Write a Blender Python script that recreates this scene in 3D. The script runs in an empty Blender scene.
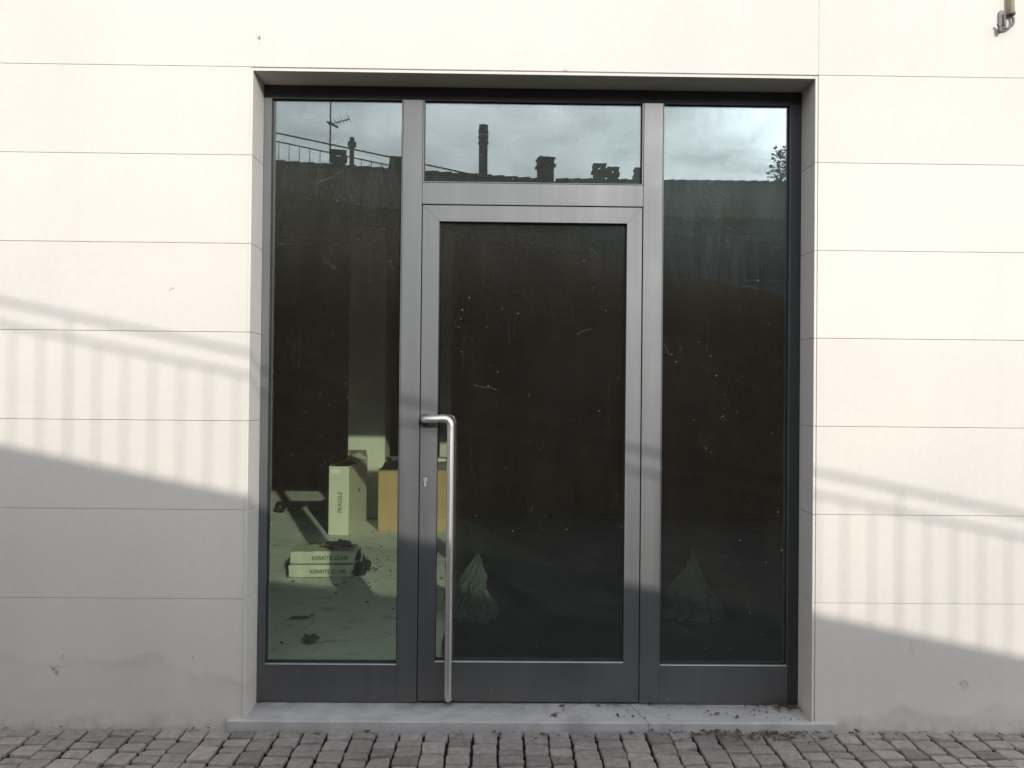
import bpy, bmesh, math, random
from mathutils import Vector, Matrix, noise as mnoise
R = math.radians
random.seed(7)
SC = bpy.context.scene
COL = SC.collection

# ------------------------------------------------------------------ node helpers
class NT:
    def __init__(self, tree):
        self.t = tree; self.n = tree.nodes; self.l = tree.links
    def new(self, typ, **kw):
        nd = self.n.new(typ)
        for k, v in kw.items():
            setattr(nd, k, v)
        return nd
    def put(self, sock, v):
        if hasattr(v, 'node'):
            self.l.new(v, sock)
        elif v is not None:
            if isinstance(v, (tuple, list)) and len(v) == 3 and sock.type == 'RGBA':
                v = (*v, 1)
            sock.default_value = v
    def m(self, op, a, b=None, c=None, clamp=False):
        nd = self.new('ShaderNodeMath', operation=op, use_clamp=clamp)
        for i, v in enumerate((a, b, c)):
            if v is not None: self.put(nd.inputs[i], v)
        return nd.outputs[0]
    def vm(self, op, a, b=None, out=0):
        nd = self.new('ShaderNodeVectorMath', operation=op)
        self.put(nd.inputs[0], a)
        if b is not None: self.put(nd.inputs[1], b)
        return nd.outputs[out]
    def scale(self, v, s):
        return self.vm('MULTIPLY', v, s if isinstance(s, tuple) else (s, s, s))
    def noise(self, vec, scale, detail=4, rough=.55, dist=0.0, out=0):
        nd = self.new('ShaderNodeTexNoise')
        self.put(nd.inputs['Vector'], vec)
        nd.inputs['Scale'].default_value = scale; nd.inputs['Detail'].default_value = detail
        nd.inputs['Roughness'].default_value = rough; nd.inputs['Distortion'].default_value = dist
        return nd.outputs[out]
    def voro(self, vec, scale, out='Distance', rnd=1.0, feature='F1'):
        nd = self.new('ShaderNodeTexVoronoi', feature=feature)
        self.put(nd.inputs['Vector'], vec)
        nd.inputs['Scale'].default_value = scale; nd.inputs['Randomness'].default_value = rnd
        return nd.outputs[out]
    def ramp(self, fac, stops, interp='LINEAR'):
        nd = self.new('ShaderNodeValToRGB'); cr = nd.color_ramp; cr.interpolation = interp
        while len(cr.elements) < len(stops): cr.elements.new(.5)
        for e, (p, c) in zip(cr.elements, stops):
            e.position = p; e.color = (c, c, c, 1) if not isinstance(c, tuple) else (*c, 1)
        self.put(nd.inputs[0], fac)
        return nd.outputs[0]
    def mrange(self, v, a, b, c=0., d=1., smooth=False):
        nd = self.new('ShaderNodeMapRange', clamp=True)
        if smooth: nd.interpolation_type = 'SMOOTHSTEP'
        for i, x in enumerate((v, a, b, c, d)): self.put(nd.inputs[i], x)
        return nd.outputs[0]
    def mix(self, f, a, b, blend='MIX'):
        nd = self.new('ShaderNodeMix', data_type='RGBA', blend_type=blend)
        self.put(nd.inputs[0], f); self.put(nd.inputs[6], a); self.put(nd.inputs[7], b)
        return nd.outputs[2]
    def sep(self, v):
        nd = self.new('ShaderNodeSeparateXYZ'); self.put(nd.inputs[0], v)
        return nd.outputs
    def comb(self, x, y, z):
        nd = self.new('ShaderNodeCombineXYZ')
        for i, v in enumerate((x, y, z)): self.put(nd.inputs[i], v)
        return nd.outputs[0]
    def bump(self, h, strength=.3, dist=.01):
        nd = self.new('ShaderNodeBump'); nd.inputs['Strength'].default_value = strength
        nd.inputs['Distance'].default_value = dist; self.put(nd.inputs['Height'], h)
        return nd.outputs[0]

def material(name):
    m = bpy.data.materials.new(name); m.use_nodes = True
    t = NT(m.node_tree); t.n.clear()
    out = t.new('ShaderNodeOutputMaterial')
    co = t.new('ShaderNodeTexCoord').outputs['Object']
    return m, t, out, co

def principled(t, out, color=None, rough=.6, metal=0., normal=None, spec=None):
    p = t.new('ShaderNodeBsdfPrincipled')
    t.put(p.inputs['Base Color'], color); t.put(p.inputs['Roughness'], rough); t.put(p.inputs['Metallic'], metal)
    if spec is not None: t.put(p.inputs['Specular IOR Level'], spec)
    if normal is not None: t.put(p.inputs['Normal'], normal)
    t.l.new(p.outputs[0], out.inputs[0])
    return p

def simple(name, col, rough=.6, metal=0., var=.15, scale=12., bump=.0, spec=None):
    m, t, out, co = material(name)
    n = t.noise(co, scale, 5)
    f = t.mrange(n, .3, .7, 1 - var, 1 + var)
    c = t.vm('MULTIPLY', col, t.comb(f, f, f))
    nrm = t.bump(t.noise(co, scale * 4, 4), bump, .004) if bump else None
    principled(t, out, c, rough, metal, nrm, spec)
    return m

# ------------------------------------------------------------------ materials
def mat_limestone():
    m, t, out, co = material('pale_limestone')
    x, y, z = t.sep(co)
    big = t.noise(co, .9, 3)
    fine = t.noise(co, 38, 4, .6)
    row = t.noise(t.comb(t.m('MULTIPLY', x, .02), 0., t.m('FLOOR', t.m('DIVIDE', t.m('SUBTRACT', z, .159), .3651))), 7.3, 0)
    col = t.mix(t.mrange(big, .35, .65), (.722, .672, .600), (.655, .611, .556))
    f = t.m('ADD', t.mrange(fine, .3, .7, .975, 1.02), t.mrange(row, .3, .7, -.025, .025))
    col = t.vm('MULTIPLY', col, t.comb(f, f, f))
    # faint streaky weathering
    st = t.noise(t.vm('MULTIPLY', co, (9., 9., .7)), 1.0, 4)
    col = t.mix(t.mrange(st, .56, .8, 0, .12), col, (.5, .46, .42))
    # rising damp above the paving: a stain with its own wavy tide line
    tide = t.m('ADD', t.m('MULTIPLY', t.noise(t.comb(x, 0., 0.), 1.7, 3), .42), t.m('MULTIPLY', t.noise(co, 9, 4), .06))
    tide = t.m('ADD', t.m('SUBTRACT', tide, .01), t.m('SUBTRACT', t.mrange(x, -2.1, -1.05, .09, -.03), t.mrange(x, 1.2, 1.3, 0, .12)))
    d = t.m('SUBTRACT', tide, z)
    inside = t.mrange(d, -.006, .03, 0, 1, True)
    rim = t.m('MULTIPLY', t.mrange(d, -.012, .008, 0, 1, True), t.mrange(d, .012, .07, 1, 0, True))
    patch = t.mrange(t.noise(co, 5, 5, .6), .35, .68)
    col = t.mix(t.m('MULTIPLY', inside, t.m('ADD', .10, t.m('MULTIPLY', patch, .15))), col, (.47, .39, .33))
    col = t.mix(t.m('MULTIPLY', rim, t.m('MULTIPLY', patch, .25)), col, (.42, .35, .29))
    base = t.mrange(z, .0, .09, 1, 0, True)
    col = t.mix(t.m('MULTIPLY', base, t.mrange(t.noise(co, 16, 5), .4, .7, .05, .5)), col, (.32, .28, .25))
    # scuffs and chips at their own places
    wob = t.vm('SUBTRACT', t.noise(co, 22, 4, out=1), (.5, .5, .5))
    pos = t.vm('ADD', co, t.scale(wob, .09))
    brk = t.mrange(t.noise(co, 75, 4, .6), .46, .56)
    for (px, pz, sx, sz, a) in ((1.925, .185, .022, .011, .3), (1.70, .335, .012, .026, .16), (-1.81, .235, .02, .02, .45), (-1.795, .285, .012, .008, .4),
                                (-1.025, 2.826, .006, .014, .6), (1.405, 1.02, .006, .006, .6), (-1.36, 1.79, .008, .006, .45),
                                (-1.25, .28, .007, .007, .35), (.25, 2.715, .03, .006, .4)):
        v = t.vm('DIVIDE', t.vm('SUBTRACT', pos, (px, 0., pz)), (sx, 10., sz))
        k = t.mrange(t.vm('LENGTH', v, out=1), .5, 1.4, min(1, a * 1.6), 0, True)
        k = t.m('MULTIPLY', k, brk)
        col = t.mix(k, col, (.20, .18, .17))
    sp = t.mrange(t.voro(co, 7.), .012, .02, .5, 0)
    col = t.mix(sp, col, (.3, .27, .25))
    nrm = t.bump(t.m('ADD', fine, t.m('MULTIPLY', t.noise(co, 160, 3), .5)), .12, .003)
    principled(t, out, col, .72, 0, nrm, .3)
    return m

def mat_sill():
    m, t, out, co = material('grey_stone_sill')
    x, y, z = t.sep(co)
    n = t.noise(co, 7, 6, .6)
    col = t.mix(t.mrange(n, .3, .7), (.40, .385, .38), (.52, .50, .485))
    dirt = t.mrange(t.noise(t.vm('MULTIPLY', co, (1., 2.2, 1.)), 5, 5, .65), .5, .72, 0, .6)
    col = t.mix(dirt, col, (.24, .215, .205))
    edge = t.m('MULTIPLY', t.mrange(y, .06, .15, 0, .7), t.mrange(t.noise(co, 12, 4), .35, .65))
    col = t.mix(edge, col, (.14, .125, .12))
    sp = t.mrange(t.voro(co, 17.), .05, .09, .75, 0)
    sp = t.m('MULTIPLY', sp, t.mrange(t.noise(co, 3.1, 2), .45, .6))
    col = t.mix(sp, col, (.07, .06, .055))
    principled(t, out, col, .6, 0, t.bump(t.noise(co, 60, 4), .2, .003), .35)
    return m

def mat_frame():
    m, t, out, co = material('grey_metallic_paint')
    n = t.noise(t.vm('MULTIPLY', co, (30., 30., 1.2)), 1., 4)
    cl = t.noise(co, 4, 5, .6)
    f = t.m('MULTIPLY', t.mrange(n, .3, .7, .95, 1.05), t.mrange(cl, .3, .7, .93, 1.05))
    col = t.vm('MULTIPLY', (.165, .169, .172), t.comb(f, f, f))
    x, y, z = t.sep(co)
    # paint and mortar specks, thicker near the foot
    v = t.voro(co, 26.)
    sel = t.mrange(t.noise(co, 11.3, 2), .58, .6)
    low = t.mrange(z, .1, .9, 1., .18)
    sp = t.m('MULTIPLY', t.m('MULTIPLY', t.mrange(v, .055, .085, 1, 0), sel), low)
    col = t.mix(sp, col, (.62, .61, .58))
    foot = t.m('MULTIPLY', t.mrange(z, .05, .2, .5, 0), t.mrange(t.noise(co, 9, 5), .4, .65))
    col = t.mix(foot, col, (.2, .18, .165))
    rough = t.m('ADD', t.mrange(cl, .3, .7, .53, .62), t.m('MULTIPLY', sp, .4))
    met = t.m('SUBTRACT', .9, t.m('MULTIPLY', sp, .9))
    principled(t, out, col, rough, met, t.bump(t.noise(co, 220, 2), .04, .001))
    return m

def mat_glass():
    m, t, out, co = material('dusty_green_glass')
    geo = t.new('ShaderNodeNewGeometry')
    c = t.m('ABSOLUTE', t.vm('DOT_PRODUCT', geo.outputs['Incoming'], geo.outputs['Normal'], out=1))
    fr = t.m('ADD', .082, t.m('MULTIPLY', .918, t.m('POWER', t.m('SUBTRACT', 1., c), 5.)))
    tr = t.new('ShaderNodeBsdfTransparent'); tr.inputs[0].default_value = (.895, .95, .88, 1)
    gl = t.new('ShaderNodeBsdfGlossy'); gl.inputs['Roughness'].default_value = 0.0
    gl.inputs[0].default_value = (.93, .98, 1, 1)
    mx = t.new('ShaderNodeMixShader'); t.put(mx.inputs[0], fr)
    t.l.new(tr.outputs[0], mx.inputs[1]); t.l.new(gl.outputs[0], mx.inputs[2])
    df = t.new('ShaderNodeBsdfDiffuse'); df.inputs[0].default_value = (.58, .55, .50, 1)
    # dust film, wiped arcs, droplets and scratches on the pane
    x, y, z = t.sep(co)
    film = t.mrange(t.noise(t.vm('MULTIPLY', co, (1.2, 1., .8)), 2.1, 5, .6), .3, .75, .002, .008)
    veil = t.m('MULTIPLY', t.m('MULTIPLY', t.mrange(z, 1.62, 2.5, 0, .05, True), t.mrange(x, .2, .75, .35, 1.)), t.mrange(t.noise(t.vm('MULTIPLY', co, (14., 1., 2.5)), 1., 5, .65), .25, .75, .45, 1.3))
    film = t.m('ADD', film, veil)
    t.put(df.inputs[0], t.mix(t.m('MULTIPLY', veil, 25., clamp=True), (.58, .54, .49), (.46, .60, .61)))
    run = t.mrange(t.noise(t.vm('MULTIPLY', co, (42., 1., 1.6)), 1., 3), .62, .8, 0, .010)
    film = t.m('ADD', film, run)
    grain = t.m('MULTIPLY', t.mrange(t.noise(co, 150, 3), .5, .72, 0, .08), t.mrange(z, 1.7, 2.45, .12, 1.))
    v1 = t.m('MULTIPLY', t.mrange(t.voro(co, 21.), .028, .062, .5, 0), t.mrange(t.noise(co, 6.7, 2), .49, .55))
    v2 = t.m('MULTIPLY', t.mrange(t.voro(t.vm('ADD', co, (3.1, 1., 7.)), 55.), .05, .115, .23, 0), t.mrange(t.noise(co, 4.3, 3), .47, .63))
    v3 = t.m('MULTIPLY', t.m('MULTIPLY', t.mrange(t.voro(t.vm('ADD', co, (7., 2., 1.)), 62.), .08, .2, .22, 0), t.mrange(t.noise(co, 9.3, 3), .40, .6)), t.m('MULTIPLY', t.mrange(z, 1.7, 2.3, .12, 1., True), t.mrange(x, .2, .9, .4, 1.)))
    v2 = t.m('MAXIMUM', v2, v3)
    wv = t.vm('ADD', co, t.scale(t.vm('SUBTRACT', t.noise(co, 3.2, 2, out=1), (.5, .5, .5)), .35))
    sx, sy, sz = t.sep(wv)
    ln = t.m('ABSOLUTE', t.m('SUBTRACT', t.m('FRACT', t.m('ADD', t.m('MULTIPLY', sz, 2.6), t.m('MULTIPLY', sx, .7))), .5))
    scr = t.m('MULTIPLY', t.mrange(ln, .001, .0042, .085, 0), t.mrange(t.noise(t.vm('ADD', co, (9., 2., 4.)), 8., 3), .56, .66))
    dust = t.m('ADD', t.m('ADD', film, grain), t.m('ADD', t.m('MAXIMUM', v1, v2), scr), clamp=True)
    edge = t.new('ShaderNodeMixShader'); t.put(edge.inputs[0], dust)
    t.l.new(mx.outputs[0], edge.inputs[1]); t.l.new(df.outputs[0], edge.inputs[2])
    t.l.new(edge.outputs[0], out.inputs[0])
    return m

def mat_steel():
    m, t, out, co = material('brushed_steel')
    n = t.noise(t.vm('MULTIPLY', co, (250., 250., 3.)), 1., 3)
    principled(t, out, (.70, .66, .62), t.mrange(n, .3, .7, .34, .5), .9)
    return m

def mat_cobble():
    m, t, out, co = material('porphyry_setts')
    at = t.new('ShaderNodeAttribute', attribute_name='tint').outputs['Fac']
    n = t.noise(co, 34, 6, .65)
    x, y, z = t.sep(co)
    col = t.ramp(at, [(0., (.20, .170, .156)), (.4, (.28, .246, .228)), (.75, (.335, .292, .27)), (1., (.375, .315, .29))])
    f = t.mrange(n, .28, .72, .72, 1.22)
    col = t.vm('MULTIPLY', col, t.comb(f, f, f))
    sp = t.mrange(t.voro(co, 90.), .1, .2, .25, 0)
    col = t.mix(sp, col, (.38, .36, .34))
    dk = t.mrange(t.noise(co, 3.3, 4), .5, .75, 0, .35)
    col = t.mix(dk, col, (.09, .08, .077))
    mk = t.mrange(t.m('ADD', z, t.m('MULTIPLY', n, .006)), -.016, -.007, 1, 0)
    col = t.mix(mk, col, (.03, .027, .025))
    h = t.m('ADD', n, t.m('MULTIPLY', t.noise(co, 130, 4), .4))
    principled(t, out, col, .75, 0, t.bump(h, .55, .006), .3)
    return m

def mat_joint():
    m, t, out, co = material('joint_grit')
    n = t.noise(co, 60, 5)
    col = t.mix(t.mrange(n, .35, .65), (.022, .02, .018), (.065, .058, .05))
    principled(t, out, col, .95, 0, t.bump(n, .6, .01), .1)
    return m

def mat_ground():
    m, t, out, co = material('far_paving')
    n = t.noise(co, 2.5, 6)
    col = t.mix(t.mrange(n, .3, .7), (.13, .12, .115), (.2, .185, .175))
    principled(t, out, col, .9, 0, t.bump(t.voro(co, 9.), .4, .01), .2)
    return m

def mat_concrete_floor():
    m, t, out, co = material('dusty_concrete_floor')
    n = t.noise(co, 3, 6, .6)
    col = t.mix(t.mrange(n, .3, .7), (.64, .635, .575), (.77, .755, .69))
    st = t.mrange(t.noise(t.vm('MULTIPLY', co, (1., 1.6, 1.)), 6.5, 6, .65), .56, .68, 0, .6)
    col = t.mix(st, col, (.25, .24, .2))
    sp = t.mrange(t.voro(co, 13.), .05, .12, .7, 0)
    sp = t.m('MULTIPLY', sp, t.mrange(t.noise(co, 2.7, 2), .48, .58))
    col = t.mix(sp, col, (.12, .11, .1))
    principled(t, out, col, .85, 0, t.bump(n, .25, .01), .2)
    return m

def mat_board(name, c, rough=.8, stripe=False, sc=6.):
    m, t, out, co = material(name)
    n = t.noise(co, sc, 5)
    f = t.mrange(n, .3, .7, .8, 1.2)
    col = t.vm('MULTIPLY', c, t.comb(f, f, f))
    if stripe:
        x, y, z = t.sep(co)
        g = t.m('ABSOLUTE', t.m('SUBTRACT', t.m('FRACT', t.m('DIVIDE', x, .82)), .5))
        col = t.mix(t.mrange(g, .0, .007, .6, 0), col, (.004, .004, .004))
    principled(t, out, col, rough, 0, t.bump(n, .15, .01), .2)
    return m

def mat_tiles():
    m, t, out, co = material('old_roof_tiles')
    n = t.noise(co, 3.5, 5)
    col = t.mix(t.mrange(n, .3, .7), (.085, .06, .048), (.15, .105, .08))
    lich = t.mrange(t.noise(co, 9, 5), .55, .72, 0, .5)
    col = t.mix(lich, col, (.13, .13, .11))
    principled(t, out, col, .9, 0, t.bump(n, .4, .03), .2)
    return m

def mat_render_wall(name, a, b):
    m, t, out, co = material(name)
    n = t.noise(co, 1.3, 6, .6)
    s = t.noise(t.vm('MULTIPLY', co, (4., 4., .5)), 1., 5)
    col = t.mix(t.mrange(n, .3, .7), a, b)
    col = t.mix(t.mrange(s, .5, .75, 0, .4), col, tuple(v * .5 for v in a))
    principled(t, out, col, .9, 0, t.bump(t.noise(co, 30, 4), .3, .01), .2)
    return m

def mat_leaf(name, a, b):
    m, t, out, co = material(name)
    n = t.noise(co, 2.5, 3)
    col = t.mix(t.mrange(n, .35, .65), a, b)
    principled(t, out, col, .7, 0, None, .3)
    return m

M = dict(stone=mat_limestone(), sill=mat_sill(), frame=mat_frame(), glass=mat_glass(), steel=mat_steel(), cobble=mat_cobble(),
         joint=mat_joint(), ground=mat_ground(), floor=mat_concrete_floor(), tiles=mat_tiles())
M['road'] = simple('old_asphalt', (.07, .067, .064), .9, 0, .25, 3., .4)
M['lockm'] = simple('dull_nickel', (.36, .35, .33), .5, .3)
M['dull'] = simple('dull_grey_metal', (.17, .155, .145), .6, .2, .3, 60)
M['gasket'] = simple('black_rubber_gasket', (.018, .018, .019), .6)
M['bead'] = simple('grey_glazing_bead', (.3, .31, .31), .45, .5, .08)
M['frame_shade'] = simple('shade_darkened_frame', (.045, .047, .05), .5, .3, .1)  # grey frame metal with the soffit and reveal shadow put into its colour
M['wallin'] = mat_board('dark_brown_wall', (.050, .0175, .013))
M['ceil'] = mat_board('dark_ceiling', (.05, .045, .04))
M['pillar'] = mat_board('pale_plaster_pillar', (.66, .64, .57), .8, False, 3.)
M['panel'] = mat_board('dark_brown_boarding', (.031, .0185, .011), .7, True)
M['sheet'] = simple('added_dark_sheet', (.017, .018, .018), .45, 0, .3, 9, .5)
M['carton'] = simple('pale_carton', (.68, .65, .53), .85, 0, .07, 6, .1)
M['cartonin'] = simple('carton_inside', (.30, .27, .2), .9, 0, .12, 8)
M['ochre'] = simple('ochre_cardboard', (.51, .335, .19), .85, 0, .1, 5, .1)
M['ink'] = simple('faded_print', (.13, .125, .1), .8)
M['label'] = simple('white_paper_label', (.85, .84, .8), .7, 0, .04)
M['pack'] = simple('pale_pack_wrap', (.58, .57, .46), .6, 0, .12, 9, .25)
M['litter'] = simple('crumpled_brown_paper', (.16, .12, .075), .85, 0, .45, 25, .4)
M['torn'] = simple('torn_dark_film', (.035, .033, .026), .6, 0, .4, 25, .3)
M['tape'] = simple('black_tape', (.012, .012, .012), .4)
M['bag'] = simple('crumpled_pale_plastic', (.04, .047, .044), .7, 0, .35, 9, .5)
M['rag'] = simple('grey_rag', (.09, .09, .075), .9, 0, .4, 20, .5)
M['iron'] = simple('dark_iron', (.05, .05, .052), .6, .4, .2)
M['rampw'] = mat_render_wall('brown_render', (.10, .068, .052), (.15, .10, .078))
M['housew'] = mat_render_wall('grey_render', (.13, .145, .15), (.18, .19, .19))
M['houseb'] = mat_render_wall('tan_render', (.16, .135, .11), (.2, .17, .14))
M['shutter'] = simple('blue_grey_shutter', (.10, .13, .15), .6)
M['pane'] = simple('dark_window_glass', (.01, .012, .014), .08)
M['chim'] = mat_render_wall('sooty_render', (.10, .085, .075), (.15, .13, .115))
M['bark'] = simple('brown_bark', (.07, .05, .035), .9, 0, .3, 20, .4)
M['leaf'] = mat_leaf('evergreen_leaf', (.02, .04, .016), (.05, .075, .03))
M['dry'] = mat_leaf('dry_leaf', (.12, .075, .035), (.05, .035, .02))
M['zinc'] = simple('weathered_zinc', (.27, .26, .26), .5, .5, .15, 40)
M['beige'] = simple('beige_pipe_paint', (.62, .55, .38), .5, 0, .06, 20)
M['mast'] = simple('grey_mast', (.12, .12, .125), .5, .5)

# ------------------------------------------------------------------ mesh helpers
def link(name, bm, mat=None, parent=None, mats=None, smooth=False, bevel=0., seg=1):
    me = bpy.data.meshes.new(name)
    bmesh.ops.recalc_face_normals(bm, faces=bm.faces)
    if smooth:
        for f in bm.faces: f.smooth = True
    bm.to_mesh(me); bm.free()
    for mm in (mats or [mat]): me.materials.append(mm)
    o = bpy.data.objects.new(name, me); COL.objects.link(o)
    if parent is not None: o.parent = parent
    if bevel:
        b = o.modifiers.new('bevel', 'BEVEL'); b.width = bevel; b.segments = seg; b.limit_method = 'ANGLE'; b.angle_limit = R(40)
    return o

def BM(): return bmesh.new()

def box(bm, x0, x1, y0, y1, z0, z1, mi=0, mat4=None):
    vs = [bm.verts.new(v) for v in ((x0, y0, z0), (x1, y0, z0), (x1, y1, z0), (x0, y1, z0), (x0, y0, z1), (x1, y0, z1), (x1, y1, z1), (x0, y1, z1))]
    if mat4 is not None:
        for v in vs: v.co = mat4 @ v.co
    for q in ((3, 2, 1, 0), (4, 5, 6, 7), (0, 1, 5, 4), (1, 2, 6, 5), (2, 3, 7, 6), (3, 0, 4, 7)):
        f = bm.faces.new([vs[i] for i in q]); f.material_index = mi
    return vs

def frame_ring(bm, x0, x1, z0, z1, wl, wr, wb, wt, y0, y1):
    """rectangular frame with mitred corners, as one closed ring"""
    o = [(x0, z0), (x1, z0), (x1, z1), (x0, z1)]
    i = [(x0 + wl, z0 + wb), (x1 - wr, z0 + wb), (x1 - wr, z1 - wt), (x0 + wl, z1 - wt)]
    V = {}
    for k, (ring, y) in enumerate(((o, y0), (i, y0), (o, y1), (i, y1))):
        for j, (x, z) in enumerate(ring): V[k, j] = bm.verts.new((x, y, z))
    for j in range(4):
        n = (j + 1) % 4
        bm.faces.new((V[0, j], V[0, n], V[1, n], V[1, j]))
        bm.faces.new((V[2, j], V[3, j], V[3, n], V[2, n]))
        bm.faces.new((V[0, j], V[2, j], V[2, n], V[0, n]))
        bm.faces.new((V[1, j], V[1, n], V[3, n], V[3, j]))

def tube(bm, pts, r, n=12, caps=True, mi=0):
    pts = [Vector(p) for p in pts]; rings = []
    rr = r if isinstance(r, (list, tuple)) else [r] * len(pts)
    d0 = (pts[1] - pts[0]).normalized()
    up = Vector((0, 0, 1)) if abs(d0.z) < .9 else Vector((0, 1, 0))
    u = d0.cross(up).normalized()
    for i, p in enumerate(pts):
        if i == 0: d = pts[1] - pts[0]
        elif i == len(pts) - 1: d = pts[-1] - pts[-2]
        else: d = (pts[i + 1] - p).normalized() + (p - pts[i - 1]).normalized()
        d.normalize(); u = (u - d * u.dot(d)).normalized(); v = d.cross(u)
        rings.append([bm.verts.new(p + (u * math.cos(2 * math.pi * k / n) + v * math.sin(2 * math.pi * k / n)) * rr[i]) for k in range(n)])
    for a, b in zip(rings, rings[1:]):
        for k in range(n):
            f = bm.faces.new((a[k], a[(k + 1) % n], b[(k + 1) % n], b[k])); f.material_index = mi; f.smooth = True
    if caps:
        bm.faces.new(rings[0][::-1]).material_index = mi; bm.faces.new(rings[-1]).material_index = mi
    return rings

def round_path(pts, rad, n=6):
    P = [Vector(p) for p in pts]; out = [P[0]]
    for a, b, c in zip(P, P[1:], P[2:]):
        d1 = (a - b).normalized(); d2 = (c - b).normalized()
        p0 = b + d1 * rad; p1 = b + d2 * rad
        for k in range(n + 1):
            s = k / n; out.append(p0.lerp(b, s).lerp(b.lerp(p1, s), s))
    out.append(P[-1])
    return out

def empty(name, loc=(0, 0, 0), rz=0.):
    o = bpy.data.objects.new(name, None); COL.objects.link(o)
    o.location = loc; o.rotation_euler = (0, 0, rz); o.empty_display_size = .1
    return o

def tag(o, label=None, cat=None, group=None, kind=None):
    if label: o['label'] = label
    if cat: o['category'] = cat
    if group: o['group'] = group
    if kind: o['kind'] = kind
    return o

def structure(name, bm, mat, **kw):
    return tag(link(name, bm, mat, **kw), kind='structure')

def text_mesh(name, body, size, mat, parent, mtx, align='CENTER', squeeze=1.):
    cu = bpy.data.curves.new(name, 'FONT'); cu.body = body; cu.size = size
    cu.align_x = align; cu.align_y = 'CENTER'; cu.extrude = .0008; cu.offset = size * .012
    tmp = bpy.data.objects.new(name + '_src', cu); COL.objects.link(tmp)
    bpy.context.view_layer.update()
    dg = bpy.context.evaluated_depsgraph_get()
    me = bpy.data.meshes.new_from_object(tmp.evaluated_get(dg))
    bpy.data.objects.remove(tmp); bpy.data.curves.remove(cu)
    me.transform(mtx @ Matrix.Diagonal((squeeze, 1, 1, 1)))
    me.materials.clear(); me.materials.append(mat)
    o = bpy.data.objects.new(name, me); COL.objects.link(o); o.parent = parent
    return o

# ------------------------------------------------------------------ measures
XL, XR = -1.039, 1.289          # clear opening
ZT = 2.697                      # soffit
FY = .147                       # face of the metal frame
ZF = .047                       # foot of the frame
FLOOR = .12                     # floor inside
GY = .166                       # glass
J0, JS = 2.714, .3651           # first joint and joint spacing

# ================================================================== ground
bm = BM()
tint = bm.verts.layers.float.new('tint')
W = .0975
nc = 0
x = -4.6
while x < 4.6:
    w = W * random.uniform(.95, 1.05)
    yy = -.004 if abs(x - .12) > 1.3 else -.018
    yy -= random.uniform(0, .012)
    wander = random.uniform(-.003, .003)
    while yy > -.36:
        l = random.choice((.06, .066, .072, .078, .084, .092, .1, .115)) * random.uniform(.93, 1.07)
        g = random.uniform(.003, .0052)
        x0, x1, y0, y1 = x + g, x + w - g, yy - l + g * 1.4, yy - g * 1.4
        dz = random.uniform(-.004, .002); tl = [random.uniform(-.003, .003) for _ in range(4)]
        jt = [(random.uniform(-.0035, .0035), random.uniform(-.0035, .0035)) for _ in range(4)]
        cor = [(x0, y0), (x1, y0), (x1, y1), (x0, y1)]
        tv = min(1, max(0, random.gauss(.5, .22)))
        rings = []
        for ins, z in ((0., -.05), (0., -.010), (.0014, -.0016), (.0045, 0.)):
            ring = []
            for k, (cx, cy) in enumerate(cor):
                sx = 1 if k in (0, 3) else -1; sy = 1 if k in (0, 1) else -1
                # chamfered corner: two points
                c = .0065
                for q in (0, 1):
                    ax = (c if (q ^ (k % 2)) else 0); ay = (0 if (q ^ (k % 2)) else c)
                    v = bm.verts.new((cx + sx * (ins + ax) + jt[k][0] + wander, cy + sy * (ins + ay) + jt[k][1], z + (dz + tl[k] if z > -.04 else 0) + random.uniform(-.0012, .0012)))
                    v[tint] = tv; ring.append(v)
            rings.append(ring)
        for a, b in zip(rings, rings[1:]):
            for k in range(8): bm.faces.new((a[k], a[(k + 1) % 8], b[(k + 1) % 8], b[k]))
        bm.faces.new(rings[-1])
        yy -= l
    x += w
setts = structure('paving', bm, M['cobble'])
bm = BM(); box(bm, -4.7, 4.7, -.5, .3, -.06, -.027); structure('paving_bed', bm, M['joint'])
bm = BM()
for (x0, x1, y0, y1) in ((-30, 30, -5.12, -.46),):
    vs = [bm.verts.new(v) for v in ((x0, y0, -.012), (x1, y0, -.012), (x1, y1, -.012), (x0, y1, -.012))]
    bm.faces.new(vs)
structure('road', bm, M['road']); bm = BM()
S = 300
vs = [bm.verts.new(v) for v in ((-S, -S, -.045), (S, -S, -.045), (S, S, -.045), (-S, S, -.045))]
bm.faces.new(vs); structure('ground', bm, M['ground'])

# ================================================================== the shop building
shop = tag(empty('shop_building', (0, 0, 0)), 'cream limestone clad shop front with a recessed glazed metal entrance', 'building')
# cladding slabs: each with its open joint, one part
joints = [J0 + JS * k for k in range(4, 0, -1)] + [J0 - JS * k for k in range(0, 7)]
G = .0008
def rows(z0, z1):
    zs = sorted(j for j in joints if z0 + .02 < j < z1 - .02)
    e = [z0] + zs + [z1]
    return list(zip(e, e[1:]))
bm = BM()
for a, b in rows(-.03, 4.1):
    for x0, x1 in ((-6.2, -1.0500 if b < J0 + .1 else 1.3029), (1.3035, 6.2)):
        box(bm, x0, x1, 0, .030, a + (G if a > 0 else 0), b - G)
link('stone_cladding', bm, M['stone'], shop, bevel=.0009)
# masonry behind the slabs
bm = BM()
box(bm, -6.2, -1.06, .031, .30, -.05, 4.1); box(bm, 1.31, 6.2, .031, .30, -.05, 4.1); box(bm, -1.06, 1.31, .031, .30, 2.74, 4.1)
box(bm, -1.06, 1.31, .17, .30, -.05, .118)
link('masonry_core', bm, M['joint'], shop)
bm = BM(); box(bm, -6.25, 6.25, -.05, 8.2, 4.1, 4.3); link('roof_slab', bm, M['houseb'], shop)
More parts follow.
